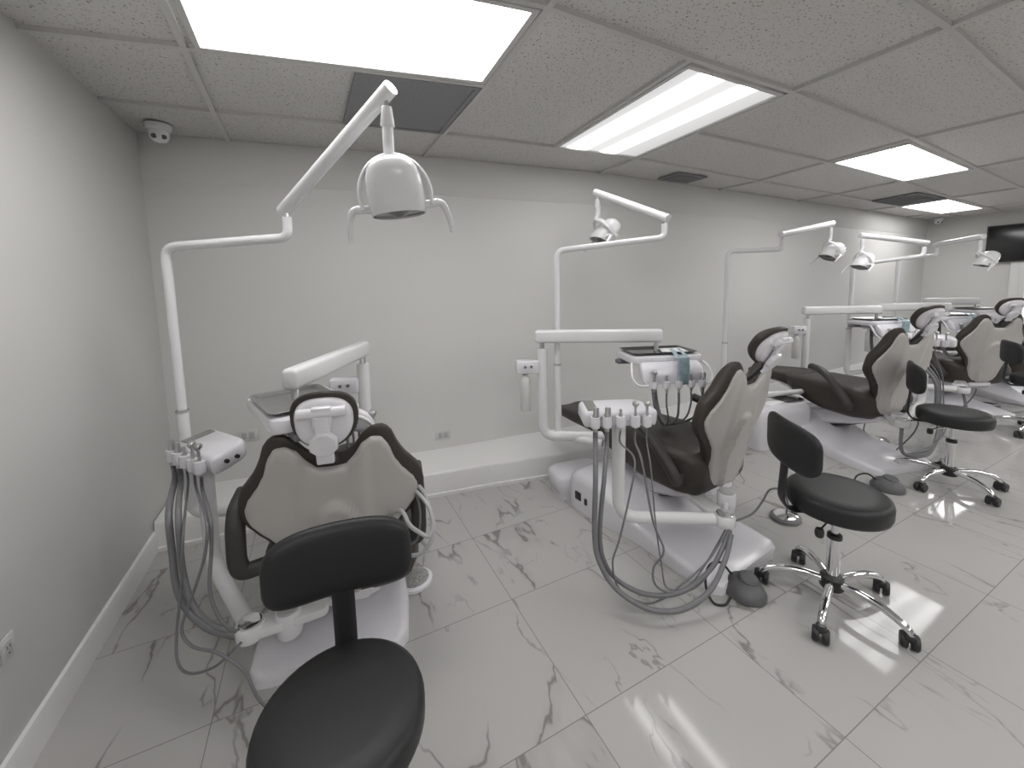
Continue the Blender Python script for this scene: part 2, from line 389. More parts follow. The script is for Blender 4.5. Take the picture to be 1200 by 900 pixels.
# ---------------------------------------------------------------- dental chair
def backrest_shapes():
    def hi(x):
        x = abs(x); P = [(0, .545), (.05, .548), (.08, .575), (.115, .622), (.15, .642), (.185, .638), (.21, .605), (.235, .535), (.265, .485), (.30, .44), (.318, .40), (.326, .35)]
        return interp(P, x / .95) * 1.03
    def lo(x):
        x = abs(x); P = [(0, .0), (.12, .0), (.15, .03), (.18, .10), (.215, .17), (.26, .22), (.30, .265), (.318, .30), (.326, .345)]
        return interp(P, x / .95) * 1.03
    return hi, lo
def interp(P, x):
    for (a, ya), (b_, yb) in zip(P, P[1:]):
        if x <= b_:
            t = (x - a) / (b_ - a) if b_ > a else 0; t = t * t * (3 - 2 * t) * .35 + t * .65; return ya + (yb - ya) * t
    return P[-1][1]
def pillow(hi, lo, X, front, back, nx=40, nv=22, p=5, front_fn=None, back_fn=None):
    """closed cushion over x in [-X, X], s in [lo, hi]: coordinates (x, s, depth)"""
    fr, bk = [], []
    for i in range(nx + 1):
        u = -1 + 2 * i / nx; u = math.copysign(1 - (1 - abs(u)) ** 1.5, u); x = u * X * .9995
        a, c = lo(x), hi(x)
        rf, rb = [], []
        for j in range(nv + 1):
            v = -1 + 2 * j / nv; v = sin(v * pi / 2) if True else v
            s_ = (a + c) / 2 + (c - a) / 2 * v
            e = (max(0, 1 - abs(v) ** p)) ** .5 * (max(0, 1 - abs(u) ** (p * 2))) ** .5
            rf.append((x, s_, front * e + (front_fn(x, s_) * e if front_fn else 0))); rb.append((x, s_, -back * e - (back_fn(x, s_) * e if back_fn else 0)))
        fr.append(rf); bk.append(rb)
    o = MB(); o.rings(fr, closed=False, cap=False); o.rings(bk, closed=False, cap=False)
    return o
def weld(o, d=1e-4):
    idx, nv, mp = {}, [], []
    for p in o.v:
        k = tuple(round(c / d) for c in p)
        if k not in idx: idx[k] = len(nv); nv.append(p)
        mp.append(idx[k])
    fs = []
    for f in o.f:
        g = []
        for i in f:
            if mp[i] not in g: g.append(mp[i])
        if len(g) > 2: fs.append(tuple(g))
    o.v, o.f = nv, fs; return o
def sm(a, b_, x): t = max(0, min(1, (x - a) / (b_ - a))); return t * t * (3 - 2 * t)

def make_chair(head_tilt=31, arms=('forward', 'forward'), head_z=1.145, base_x=-.13, base_y=-.04):
    t = empty('dental_chair', (0, 0, 0))
    # floor base: tall housing under the foot end running down to a flat plate
    rs = []
    for y, hx, h in ((-.57, .19, .03), (-.565, .225, .05), (-.53, .255, .062), (-.36, .265, .075), (-.12, .25, .10), (.02, .26, .15), (.12, .28, .215), (.22, .29, .25), (.36, .29, .25), (.43, .28, .225), (.455, .26, .17), (.46, .25, .05)):
        ring = [(-hx, y, 0), (-hx, y, h * .75), (-hx * .97, y, h * .9), (-hx * .88, y, h), (0, y, h * 1.02), (hx * .88, y, h), (hx * .97, y, h * .9), (hx, y, h * .75), (hx, y, 0)]
        rs.append(ring)
    bs = MB().rings([[(x * 1.12 + base_x, y + base_y, z) for x, y, z in r] for r in rs]).build('base', 'plastic', t, 50)
    MB().box((-.327 + base_x, .34 + base_y, .10), (.012, .05, .05), .003).build('connector', 'black', bs); MB().box((-.327 + base_x, .27 + base_y, .09), (.012, .02, .04), .003).build('connector', 'black', bs)
    # lifting arm from the housing up to the back of the seat
    rs = []
    for y, z, hx, hz in ((.30, .11, .13, .06), (.18, .17, .14, .065), (0, .225, .145, .065), (-.18, .27, .15, .055), (-.32, .31, .13, .045), (-.37, .325, .10, .03)):
        rs.append([(x, y + dz * .35, z + dz) for x, dz in ((-hx, -hz * .7), (-hx, hz * .7), (-hx * .85, hz), (hx * .85, hz), (hx, hz * .7), (hx, -hz * .7), (hx * .85, -hz), (-hx * .85, -hz))])
    MB().rings(rs).build('lift_arm', 'plastic', t, 45)
    o = MB(); o.box((0, -.02, .215), (.20, .26, .16), .02, Euler((radians(-22), 0, 0)).to_matrix()); o.build('lift_bellows', 'black', t)
    # seat pan and cushions
    o = MB(); rs = []
    for y, hx, z0, z1 in ((-.34, .18, .30, .36), (-.30, .22, .285, .38), (0, .23, .285, .38), (.25, .215, .34, .41), (.5, .18, .40, .44), (.78, .14, .41, .44), (.88, .10, .42, .435)):
        rs.append([(-hx, y, z1), (-hx * .95, y, (z0 + z1) / 2), (-hx * .7, y, z0), (hx * .7, y, z0), (hx * .95, y, (z0 + z1) / 2), (hx, y, z1)])
    o.rings(rs).build('seat_pan', 'plastic', t, 50)
    def cush(sec):
        rs = []
        for y, hx, z0, z1, e in sec:
            ring = []; zc, hz = (z0 + z1) / 2, (z1 - z0) / 2
            for k in range(28):
                a = 2 * pi * k / 28; ca, sa = cos(a), sin(a)
                px = math.copysign(abs(ca) ** e, ca) * hx; pz = math.copysign(abs(sa) ** e, sa) * hz
                if sa > 0: pz -= .020 * (1 - (px / hx) ** 2)                # dished top
                ring.append((px, y, zc + pz))
            rs.append(ring)
        return MB().rings(rs)
    cush([(-.385, .17, .36, .47, .6), (-.38, .21, .335, .51, .5), (-.35, .25, .305, .555, .45), (-.26, .276, .29, .57, .42), (-.04, .28, .29, .565, .42), (.10, .272, .32, .558, .42), (.24, .262, .37, .555, .45), (.31, .25, .415, .545, .5), (.33, .235, .44, .525, .6)]).build('seat', 'vinyl', t, 60)
    cush([(.315, .23, .45, .53, .6), (.335, .245, .435, .55, .5), (.45, .24, .43, .545, .45), (.62, .215, .425, .53, .45), (.80, .18, .42, .51, .5), (.89, .145, .422, .495, .55), (.93, .10, .43, .485, .7), (.94, .05, .44, .475, .8)]).build('leg_rest', 'vinyl', t, 60)
    # backrest: s runs up the back, depth d towards the sitter
    hi, lo = backrest_shapes()
    B0 = V((0, -.36, .42)); ang = radians(14)
    us = V((0, -sin(ang) , cos(ang))); ud = V((0, cos(ang), sin(ang)))
    def place(o):
        o.v = [tuple(B0 + V((x, 0, 0)) + us * s_ + ud * (d + .55 * max(0, abs(x) - .06) ** 2)) for x, s_, d in o.v]; return o
    place(weld(pillow(hi, lo, .309, .062, .022, 44, 24, 5))).build('backrest', 'vinyl', t, 70)
    hs = lambda x: max(lo2(x) + .004, hi(x / .93) - .038) if abs(x) < .09 else max(lo2(x) + .004, hi(x / .93) - .036)
    lo2 = lambda x: lo(x / .93) + .022 - .11 * (1 - sm(.12, .17, abs(x)))
    def ridge(x, s_):
        r = sqrt((x / .098) ** 2 + ((s_ - .13) / .265) ** 2)
        edge = .020 * (1 - sm(.86, .98, r))
        edge += .009 * math.exp(-((r - .90) / .06) ** 2)
        return edge + .010 * (1 - sm(.088, .135, abs(x)))
    sh = pillow(hs, lo2, .285, -.004, .022, 72, 60, 14, None, ridge)
    sh.v = [(x, s_, d - .012) for x, s_, d in sh.v]
    place(weld(sh)).build('back_shell', 'shell', t, 50)
    # headrest
    H0 = V((0, -.575, head_z)); ha = radians(head_tilt)
    hu = V((0, -sin(ha), cos(ha))); hd = V((0, cos(ha), sin(ha)))
    def hp(o): o.v = [tuple(H0 + V((x, 0, 0)) + hu * s_ + hd * d) for x, s_, d in o.v]; return o
    eh = lambda x: .108 * (1 - abs(x / .106) ** 2.6) ** (1 / 2.4) if abs(x) < .106 else 0
    el = lambda x: -.104 * (1 - abs(x / .106) ** 2.2) ** (1 / 2.1) if abs(x) < .106 else 0
    cur = lambda o, k: (setattr(o, 'v', [(x, s_, d + k * s_ * s_ + .6 * x * x) for x, s_, d in o.v]), o)[1]
    head = hp(cur(weld(pillow(eh, el, .106, .036, .012, 30, 18, 5)), -1.9)).build('headrest', 'vinyl', t, 70)
    e2h = lambda x: eh(x * 106 / 91) * .84; e2l = lambda x: el(x * 106 / 91) * .90
    o = cur(weld(pillow(e2h, e2l, .0905, -.002, .034, 30, 18, 5)), -1.6); o.v = [(x, s_, d - .010) for x, s_, d in o.v]
    hp(o).build('headrest_shell', 'plastic', head, 60)
    o = MB()
    c1 = MB().box((0, .035, -.052), (.062, .075, .022), .008); c1.box((0, .0, -.058), (.05, .08, .018), .006)
    c1.merge(MB().lathe([(.0, -.012), (.04, -.012), (.046, -.006), (.046, .010), (.040, .016), (0, .016)], 8), T(0, -.055, -.072) @ Matrix.Rotation(pi / 8, 4, 'Z'))
    c1.box((0, -.10, -.066), (.055, .06, .022), .006)
    c1.merge(MB().tube([(-.072, .05, -.05), (.072, .05, -.05)], .017, 14))
    hp(c1).build('headrest_hinge', 'lightgrey' if False else 'plastic', head, 40)
    # bar from the hinge down into the back
    p0 = H0 + hu * -.10 + hd * -.055; p1 = B0 + us * .52 + ud * .012
    MB().tube([p0, p0 * .5 + p1 * .5 + V((0, -.004, 0)), p1], .02, 10, flat=(.034, .012)).build('headrest_bar', 'black', t)
    # armrests
    for sx, st in ((-1, arms[0]), (1, arms[1])):
        x = .325 * sx
        if st == 'up':
            x = .345 if sx < 0 else .30; x *= sx
            pts = [(.24 * sx, -.38, .53), (x - .01 * sx, -.41, .53), (x, -.42, .58), (x, -.41, .70), (x, -.38, .76), (x, -.28, .78)]
        else: pts = [(.23 * sx, -.29, .41), (x - .01 * sx, -.31, .41), (x, -.29, .46), (x, -.14, .62), (x, -.07, .665), (x, .02, .68)]
        MB().tube(bend(pts, .05, 4), .03, 14, flat=(.022, .032) if st == 'up' else (.026, .034)).build('armrest', 'armrest', t, 60)
    return t
chair_near = make_chair(13, ('up', 'up'), 1.125, -.05, .10)
for k in children(chair_near):
    if k.name.startswith('back'): k.scale.x = 1.06
    if k.name.startswith('seat') and 'pan' not in k.name: k.scale.x = 1.1
chair0 = make_chair()
CHAIRS = [(.10, 2.02, 9, -.10, 'taupe dental chair seen square from behind, headrest facing the viewer'),
          (1.93, 1.75, -6, 0, 'taupe dental chair seen side-on behind the front right stool'),
          (4.16, 1.80, 14, .02, 'taupe dental chair third in the row, its foot end behind a headrest'),
          (6.45, 1.80, 32, .0, 'taupe dental chair fourth in the row, just right of the flat wall screen arm'),
          (7.6, 1.65, 30, .0, 'farthest taupe dental chair, cut by the right picture edge')]
CHAIRS[3] = CHAIRS[3][:4] + ('taupe dental chair fourth in the row, beyond the middle black stool',)
for i, (x, y, a, z, lb) in enumerate(CHAIRS):
    c = chair_near if i == 0 else chair0 if i == 1 else copy_tree(chair0)
    c.location = (x, y, 0); c.rotation_euler = (0, 0, -radians(a))
    if z:                                                            # this one stands pumped up a little
        for k in [k for k in COL.objects if k.parent == c and not k.name.startswith('base')]: k.location.z = z
    tag(c, lb, 'dental chair', 'dental chairs in the row')

# ---------------------------------------------------------------- operating lights
def operating_light(foot, pole, zt, elbow, tip, yaw, label, tilt=30, pz=.435, k=1, roll=0, swing=0):
    t = empty('operating_light', (pole[0], pole[1], 0), 0, label, 'dental lamp', 'operating lights over the chairs')
    L = lambda p: (p[0] - pole[0], p[1] - pole[1], p[2])
    top = (0, 0, zt); e = L(elbow); f = L((*foot, pz))
    lower = bend([f, (0, 0, pz), (0, 0, .93)], .07, 6); MB().tube(lower, .024, 14).build('pole', 'enamel', t)
    up = bend([(0, 0, .925), top, (e[0], e[1], e[2]), (e[0], e[1], e[2] + .085)], .055, 6)
    MB().tube(up, .0195, 14).build('swing_arm', 'enamel', t)
    MB().tube([(0, 0, .918), (0, 0, .93)], .0252, 14).build('collar', 'lightgrey', t)
    S = V((e[0], e[1], e[2] + .125)); E_ = V(L(tip)); d = (E_ - S).normalized()
    MB().tube([S - d * .03, S - d * .028, E_ + d * .028, E_ + d * .03], [.018, .026, .026, .018], 16).build('spring_arm', 'enamel', t)
    MB().tube([(e[0], e[1], e[2] + .07), S], .009, 10).build('pivot_pin', 'chrome', t)
    # head hangs below the tip
    h = bpy.data.objects.new('lamp_head', None)
    Rm = RZ(yaw); P = T(*E_) @ Rm @ Matrix.Scale(k, 4)
    hd = MB()
    hd.merge(MB().lathe([(.0, -.11), (.021, -.11), (.024, -.105), (.017, -.045), (.012, -.043), (0, -.043)], 16))
    hd.tube(bend([(0, 0, -.10), (0, -.004, -.15), (0, .012, -.20)], .03), .0185, 14)
    sl = hd.xf(P).build('drop_joint', 'enamel', t)
    MB().merge(MB().tube([(0, 0, -.005), (0, 0, -.05)], .007, 10), P).build('drop_pin', 'chrome', sl)
    yc = V((0, .012, -.322))
    Qy = P @ T(yc.x, yc.y, yc.z + .127) @ Matrix.Rotation(radians(roll), 4, 'Y') @ Matrix.Rotation(radians(swing), 4, 'X') @ T(0, .012, -.127)
    Q = Qy @ Matrix.Rotation(radians(tilt - swing), 4, 'X')
    # dome: squarish hood, flat open side at -z
    rs = []
    for r, z in ((.93, -.075), (.99, -.055), (1.0, -.02), (.985, .02), (.94, .055), (.85, .083), (.70, .104), (.48, .118), (.22, .124), (.03, .125)):
        ring = []
        for k in range(32):
            a = 2 * pi * k / 32; ca, sa = cos(a), sin(a); ee = .8
            ring.append((math.copysign(abs(ca) ** ee, ca) * .098 * r, math.copysign(abs(sa) ** ee, sa) * .078 * r - .016 * (1 - r), z - .022 * (sa if z < -.03 else 0) * 1.0))
        rs.append(ring)
    hood = MB().rings(rs, cap=False); hood.f.append(tuple(range(len(hood.v) - 32, len(hood.v)))); hood.xf(Q).build('lamp_hood', 'enamel', t, 60)
    rim = [V((.098 * .925 * math.copysign(abs(cos(a)) ** .8, cos(a)), .078 * .925 * math.copysign(abs(sin(a)) ** .8, sin(a)), -.068 - .022 * sin(a))) for a in [2 * pi * k / 32 for k in range(32)]]
    ln = MB().rings([[tuple(p) for p in rim], [tuple(p * .6 + V((0, 0, -.022 * .4 - .012))) for p in rim], [tuple(p * .1 + V((0, 0, -.075))) for p in rim]]); ln.xf(Q).build('lens', 'lens', t, 60)
    # yoke and handles
    yk = [(.122 * cos(a), -.012 * sin(a), -.01 + .137 * sin(a)) for a in [pi * k / 20 for k in range(21)]]
    yk = [(.117, 0, -.05)] + yk + [(-.117, 0, -.05)]
    MB().tube(yk, .011, 12, flat=(.007, .016)).xf(Qy).build('yoke', 'enamel', t, 60)
    for sx in (-1, 1):
        hb = MB().tube([(.092 * sx, 0, -.048), (.14 * sx, 0, -.043)], .0145, 14); hb.xf(Q); hb.build('handle_joint', 'enamel', t)
        hh = MB().tube([(.138 * sx, 0, -.043), (.158 * sx, .0, -.052), (.172 * sx, .0, -.09), (.181 * sx, .0, -.155)], [.0135, .0125, .0105, .008], 12, smooth=4); hh.xf(Q); hh.build('handle', 'enamel', t)
    return t
operating_light((-.2, 2.12), (-.558, 2.225), 1.652, (-.078, 1.97, 1.680), (.262, 1.44, 2.108), radians(-13), 'large white operating lamp hanging over the nearest chair', 16, roll=-7)
operating_light((1.6, 1.95), (1.43, 2.205), 1.672, (2.02, 1.86, 1.738), (1.96, 2.45, 2.13), radians(75), 'white operating lamp over the second chair, head hanging left behind its own arm', 40, swing=-42)
operating_light((3.95, 2.0), (3.15, 2.22), 1.70, (3.51, 1.99, 1.705), (4.17, 1.96, 1.94), radians(62), 'third operating lamp in the row, dark lens showing, pole against bare wall', 45, k=.82, swing=-28)
operating_light((6.0, 2.05), (5.05, 2.15), 1.588, (5.39, 1.725, 1.66), (4.85, 2.0, 1.865), radians(66), 'fourth operating lamp, level spring arm pointing left, dark lens showing', 40, k=.82, swing=-22)
operating_light((7.4, 1.85), (6.2, 2.2), 1.665, (6.61, 2.01, 1.70), (6.12, 1.54, 1.845), radians(40), 'farthest operating lamp, its white head in front of the wall screen', 30, k=.82, swing=-45)

# ---------------------------------------------------------------- handpieces
def handpiece(parent, mt, style, name='handpiece'):
    if style == 'syringe':
        o = MB().lathe([(0, -.05), (.008, -.05), (.009, -.02), (.009, .0), (.007, .012), (.006, .05), (.010, .055), (.0155, .063), (.0155, .072), (.010, .080), (0, .080)], 14)
    elif style == 'suction':
        o = MB().lathe([(0, -.06), (.0115, -.06), (.0125, -.02), (.0125, .02), (.0095, .026), (.0095, .05), (.007, .055), (0, .055)], 14); o.box((.014, 0, .03), (.008, .010, .05), .002)
    else:
        o = MB().lathe([(0, -.06), (.006, -.06), (.0085, -.04), (.0085, .01), (.0065, .03), (.0055, .045), (0, .047)], 12)
    o.xf(mt); return o.build(name, 'steel', parent)

# ---------------------------------------------------------------- delivery units
def delivery_unit(foot, colp, zt, end, yaw, label, tray_z=.965, box_side=-1, pz=.45, box_yaw=None):
    t = empty('delivery_unit', (colp[0], colp[1], 0), 0, label, 'delivery unit', 'dental delivery units')
    L = lambda p: V((p[0] - colp[0], p[1] - colp[1], p[2]))
    f = L((*foot, pz))
    MB().tube(bend([f, (0, 0, pz), (0, 0, zt - .035)], .09, 8), .033, 16).build('column', 'enamel', t)
    MB().tube([(0, 0, zt - .04), (0, 0, zt + .015)], .018, 14).build('column_pin', 'chrome', t)
    E_ = L((end[0], end[1], zt)); d = E_.copy(); d.z = 0; ln = d.length; d.normalize(); a = math.atan2(d.y, d.x)
    rs = []
    for x, k in ((-.045, .7), (-.04, .9), (-.03, 1), (ln + .02, 1), (ln + .03, .92), (ln + .035, .7)):
        rs.append([(x, y * k, z * k + .045) for y, z in [(p[0], p[1]) for p in rrect(.030, .042, .018, 0, 4)]])
    MB().rings(rs).xf(T(0, 0, zt) @ RZ(a)).build('support_arm', 'enamel', t, 50)
    MB().tube([E_ + V((0, 0, .01)), V((E_.x, E_.y, tray_z + .0))], .014, 12).build('arm_pin', 'steel', t)
    # water bottle box on the column
    bx = RZ(yaw if box_yaw is None else box_yaw)
    o = MB().box((.10 * box_side, 0, zt - .15), (.15, .075, .085), .012); bxo = o.xf(bx).build('bottle_box', 'plastic', t)
    for k in (-1, 1):
        MB().lathe([(0, 0), (.009, 0), (.009, .012), (0, .012)], 12, bx @ T(.10 * box_side + .02 * k, -.036, zt - .145) @ Matrix.Rotation(pi / 2, 4, 'X')).build('knob', 'hose', bxo)
    bt = MB().lathe([(0, -.30), (.030, -.30), (.034, -.292), (.034, -.10), (.030, -.08), (.016, -.065), (.016, -.05), (0, -.05)], 20, bx @ T(.115 * box_side, 0, zt - .145)).build('water_bottle', 'bottle', t)
    MB().lathe([(0, -.052), (.020, -.052), (.020, -.03), (0, -.03)], 16, bx @ T(.115 * box_side, 0, zt - .15)).build('bottle_cap', 'lightgrey', bt)
    # table head
    P = T(E_.x, E_.y, tray_z) @ RZ(yaw)
    o = MB().slab(outl(.225, .15, .05), -.05, .0, .014); o.xf(P @ T(0, -.02, 0)); o.build('table', 'plastic', t)
    o = MB(); rs = []
    for y, z0, z1, hx in ((-.10, -.11, -.02, .16), (-.165, -.125, -.03, .185), (-.205, -.14, -.055, .19), (-.225, -.15, -.085, .19), (-.232, -.155, -.115, .185)):
        rs.append([(x, y + .0 * z, z) for x, z in [(p[0], p[1] + (z0 + z1) / 2) for p in rrect(hx, (z1 - z0) / 2, .02, 0, 3)]])
    o.rings(rs); o.xf(P); o.build('fascia', 'plastic', t, 45)
    o = MB().box((0, .0, -.065), (.26, .16, .05), .02); o.xf(P); o.build('table_housing', 'lightgrey', t)
    o = MB().box((-.19, .05, -.065), (.11, .05, .03), .01); o.xf(P); o.build('table_grip', 'hose', t)
    g = MB().tube([(.20, -.10, -.03), (.235, -.17, -.06), (.245, -.215, -.12), (.215, -.235, -.155), (.16, -.235, -.16)], .007, 10, smooth=5); g.xf(P); g.build('guard_rail', 'enamel', t)
    g = MB().tube([(-.20, -.10, -.03), (-.235, -.17, -.06), (-.245, -.215, -.12), (-.215, -.235, -.155), (-.16, -.235, -.16)], .007, 10, smooth=5); g.xf(P); g.build('guard_rail', 'enamel', t)
    for i, x in enumerate((-.13, -.055, .02, .095, .165)):
        hq = P @ T(x, -.245, -.155)
        hd = MB().lathe([(.0135, -.018), (.020, -.018), (.021, .0), (.019, .020), (.0135, .020)], 14, hq); hd.build('holder', 'plastic', t)
        hp = handpiece(t, hq @ T(0, 0, .01), ('syringe', 'drill', 'drill', 'drill', 'suction')[i])
        sag = .14 + .03 * (i % 3)
        tgt = V((.02, -.12, -.46)) + V((.012 * (i - 2), 0, 0))
        pts = [V((x, -.245, -.205)), V((x * 1.0, -.247, -.27)), V((x * .7 + .01, -.22, -.37)), V((tgt.x, tgt.y, -.44)), V((tgt.x * .6, -.04, -.46 + sag * .2)), V((tgt.x * .5, .03, -.30)), V((tgt.x * .4, .05, -.085))]
        o = MB().tube(pts, .0052 if i % 2 else .0068, 8, smooth=6); o.xf(P); o.build('hose', 'hose', hp)
    return t, E_, P
def steel_tray(loc, yaw, d, label, mname='tray_dark'):
    t = empty('instrument_tray', loc, yaw, label, 'tray', 'instrument trays')
    x, y = d; o = MB()
    rs = [rrect(x - .02, y - .02, .02, .0, 4), rrect(x - .012, y - .012, .022, .002, 4), rrect(x, y, .025, .016, 4), rrect(x + .005, y + .005, .027, .017, 4), rrect(x + .004, y + .004, .027, .014, 4), rrect(x - .003, y - .003, .024, .013, 4), rrect(x - .013, y - .013, .022, .0045, 4), rrect(x - .02, y - .02, .02, .003, 4)]
    o.rings(rs); o.build('tray_pan', mname, t, 40)
    return t
UNITS = [((.0, 2.25), (.225, 2.33), 1.075, (-.085, 1.72), radians(107), -1, 'delivery unit of the nearest chair, tray just behind its headrest'),
         ((1.72, 1.98), (1.318, 2.215), 1.075, (1.93, 1.83), radians(-20), -1, 'delivery unit with a level arm left of the second chair, bottle hanging from its column'),
         ((4.3, 2.1), (4.53, 2.29), 1.085, (5.13, 1.96), radians(-20), -1, 'third delivery unit, long arm starting in front of the bare wall'),
         ((6.3, 2.0), (5.60, 2.11), 1.08, (6.25, 1.79), radians(-20), -1, 'fourth delivery unit, its arm overlapping the end of the third arm'),
         ((7.6, 1.9), (7.1, 2.19), 1.09, (7.45, 1.87), radians(-20), -1, 'farthest delivery unit, short white arm before the end wall')]
for i, (ft, cp, zt, en, yw, bs, lb) in enumerate(UNITS):
    tz = zt - .045 if i == 0 else zt - .055
    u, E_, P = delivery_unit(ft, cp, zt, en, yw, lb, tz, bs, box_yaw=radians(-10) if i == 0 else None)
    w = V((cp[0], cp[1], 0)) + E_
    if i == 0:
        steel_tray((w.x + .005, w.y - .01, tz + .0005), yw, (.165, .125), 'bare stainless steel tray behind the nearest headrest', 'steel')
        continue
    off = RZ(yw) @ V((-.01, -.03, 0))
    steel_tray((w.x + off.x, w.y + off.y, tz + .0005), yw, (.20, .12), ['', 'dark steel tray under papers by the second chair', 'dark steel tray on the third delivery table', 'dark steel tray on the fourth delivery table', 'dark steel tray on the farthest delivery table'][i])
    q = RZ(yw) @ V((.075, -.03, 0))
    pk = MB().slab([(-.08, -.06), (.08, -.075), (.10, .055), (-.05, .065)], 0, .006, .002).build('paper_packet', 'paper')
    pk.location = (w.x + q.x, w.y + q.y, tz + .006); pk.rotation_euler = (0, 0, yw)
    tag(pk, ['', 'white paper packet on the tray by the second chair', 'white paper packet on the third delivery table', 'white paper packet on the fourth delivery table', 'white paper packet on the farthest delivery table'][i], 'packet', 'paper packets on the delivery trays')
    if i < 4:
        q = RZ(yw) @ V((.045, -.235, 0))
        o = MB(); prof = [(-.03, .0), (.03, .004), (.034, -.05), (.028, -.12), (.03, -.155), (-.026, -.16), (-.03, -.10), (-.034, -.05)]
        o.rings([[(x, -.022 + .004 * sin(30 * x), z) for x, z in prof], [(x * 1.04, -.010, z) for x, z in prof], [(x, .0, z) for x, z in prof]])
        o.tube([(-.028, -.004, -.004), (-.024, .05, .022), (-.022, .09, .036)], .004, 8, flat=(.012, .003)); 
        o.tube([(.028, -.004, 0), (.026, .05, .022), (.022, .09, .036)], .004, 8, flat=(.012, .003))
        p = o.build('blue_pouch', 'pouch'); p.location = (w.x + q.x, w.y + q.y, tz + .0); p.rotation_euler = (0, 0, yw)
        tag(p, ['', 'blue-grey pouch hanging off the delivery table by the second chair', 'blue-grey pouch hanging off the third delivery table', 'blue-grey pouch hanging off the fourth delivery table'][i], 'pouch', 'blue-grey pouches on the delivery tables')

# ---------------------------------------------------------------- assistant instrument units
def assistant_unit(joint, elbow, zt, yaw, mount, canister, label, hoses, cable=None):
    t = empty('assistant_unit', (elbow[0], elbow[1], 0), 0, label, 'assistant unit', 'assistant instrument units')
    L = lambda p: V((p[0] - elbow[0], p[1] - elbow[1], p[2]))
    j = L(joint); e = L(elbow)
    d = (j - e); d.z = 0; d.normalize()
    MB().tube(bend([j - d * .05, V((0, 0, e.z)), V((0, 0, zt - .05))], .10, 8), [.030] + [.030] * 9 + [.034], 16).build('post', 'enamel', t)
    jr = MB().lathe([(0, -.03), (.044, -.03), (.048, -.024), (.048, .018), (.044, .024), (.036, .024), (.034, .016), (0, .016)], 24, T(*j)).build('joint', 'enamel', t)
    MB().lathe([(.030, .012), (.038, .012), (.038, .030), (.031, .032)], 24, T(*j)).build('joint_ring', 'chrome', jr)
    MB().lathe([(0, .012), (.031, .012), (.031, .020), (.008, .020), (.008, .03), (0, .03)], 20, T(*j)).build('joint_cup', 'black', jr)
    m = L(mount); a = math.atan2((m - j).y, (m - j).x); ln = (m - j).length
    MB().slab([(x + ln / 2, y) for x, y in outl(ln / 2 + .02, .042, .03)], -.022, .010, .005).xf(T(*j) @ RZ(a)).build('mount_plate', 'enamel', t)
    c = L(canister)
    cn = MB().lathe([(0, -.06), (.040, -.06), (.045, -.05), (.045, .03), (.040, .036), (0, .036)], 22, T(*c)).build('canister', 'plastic', t)
    MB().lathe([(0, .036), (.038, .036), (.036, .044), (0, .046)], 22, T(*c)).build('canister_lid', 'lightgrey', cn)
    MB().tube([c + V((0, 0, 0)), j + V((0, 0, -.005))], .014, 10).build('canister_arm', 'enamel', cn)
    # panel: sloped white head
    P = T(0, 0, zt) @ RZ(yaw) @ T(.0, .03, 0) @ Matrix.Rotation(radians(7), 4, 'X')
    ol = [(-.165, -.075), (.165, -.075), (.178, -.055), (.175, -.02), (.15, .05), (.12, .08), (.09, .09), (-.12, .09), (-.165, .08), (-.178, .06), (-.178, -.06)]
    pn = MB().slab(ol, -.062, .014, .016).xf(P).build('panel', 'plastic', t, 50)
    MB().slab([(-.155, -.045), (-.105, -.045), (-.105, .070), (-.155, .070)], .012, .0165, .001).xf(P).build('display', 'display', pn)
    MB().box((0, .02, -.06), (.16, .10, .03), .01).xf(P).build('panel_foot', 'lightgrey', pn)
    for k in (0, 1): MB().lathe([(0, 0), (.009, 0), (.008, .012), (0, .012)], 12, P @ T(.1775, -.025 + .04 * k, -.02) @ Matrix.Rotation(pi / 2, 4, 'Y')).build('knob', 'black', pn)
    out = []
    for i, x in enumerate((-.13, -.075, -.01, .06, .115)):
        q = P @ T(x, -.092, -.022) @ Matrix.Rotation(radians(-7), 4, 'X')
        MB().lathe([(.013, -.026), (.021, -.026), (.023, 0), (.021, .024), (.013, .024)], 14, q).build('holder', 'plastic', t)
        hp = handpiece(t, q @ T(0, 0, .015), ('suction', 'suction', 'drill', 'syringe', 'syringe')[i])
        if i < len(hoses) and hoses[i]:
            pts, r = hoses[i]; st = q @ V((0, 0, -.045)); st2 = st + V((0, 0, -.06))
            pts = [st, st2] + [L(p) for p in pts]
            MB().tube(pts, r, 10, smooth=6).build('hose', 'hose', hp)
    if cable: MB().tube([L(p) for p in cable], .005, 8, smooth=6).build('cable', 'hose', t)
    return t
h2a = [(1.08, 1.364, 0.591), (1.048, 1.329, 0.338), (1.052, 1.293, 0.232), (1.093, 1.229, 0.142), (1.191, 1.14, 0.083), (1.329, 1.091, 0.064), (1.472, 1.07, 0.11), (1.612, 1.099, 0.19), (1.689, 1.127, 0.27)]
h2b = [(1.121, 1.354, 0.586), (1.083, 1.337, 0.363), (1.082, 1.312, 0.237), (1.127, 1.268, 0.148), (1.245, 1.202, 0.082), (1.397, 1.149, 0.078), (1.546, 1.127, 0.141), (1.644, 1.132, 0.222), (1.705, 1.143, 0.275)]
h2c = [(1.228, 1.277, 0.673), (1.176, 1.261, 0.497), (1.129, 1.266, 0.33), (1.099, 1.27, 0.238), (1.125, 1.255, 0.118), (1.226, 1.208, 0.044), (1.319, 1.174, 0.061), (1.40, 1.17, 0.085), (1.55, 1.15, .16), (1.70, 1.15, .275)]
h2d = [(1.27, 1.278, 0.663), (1.29, 1.227, 0.402), (1.318, 1.188, 0.275), (1.273, 1.202, 0.201), (1.275, 1.193, 0.126), (1.338, 1.168, 0.083), (1.465, 1.138, 0.08), (1.586, 1.131, 0.158), (1.715, 1.16, .275)]
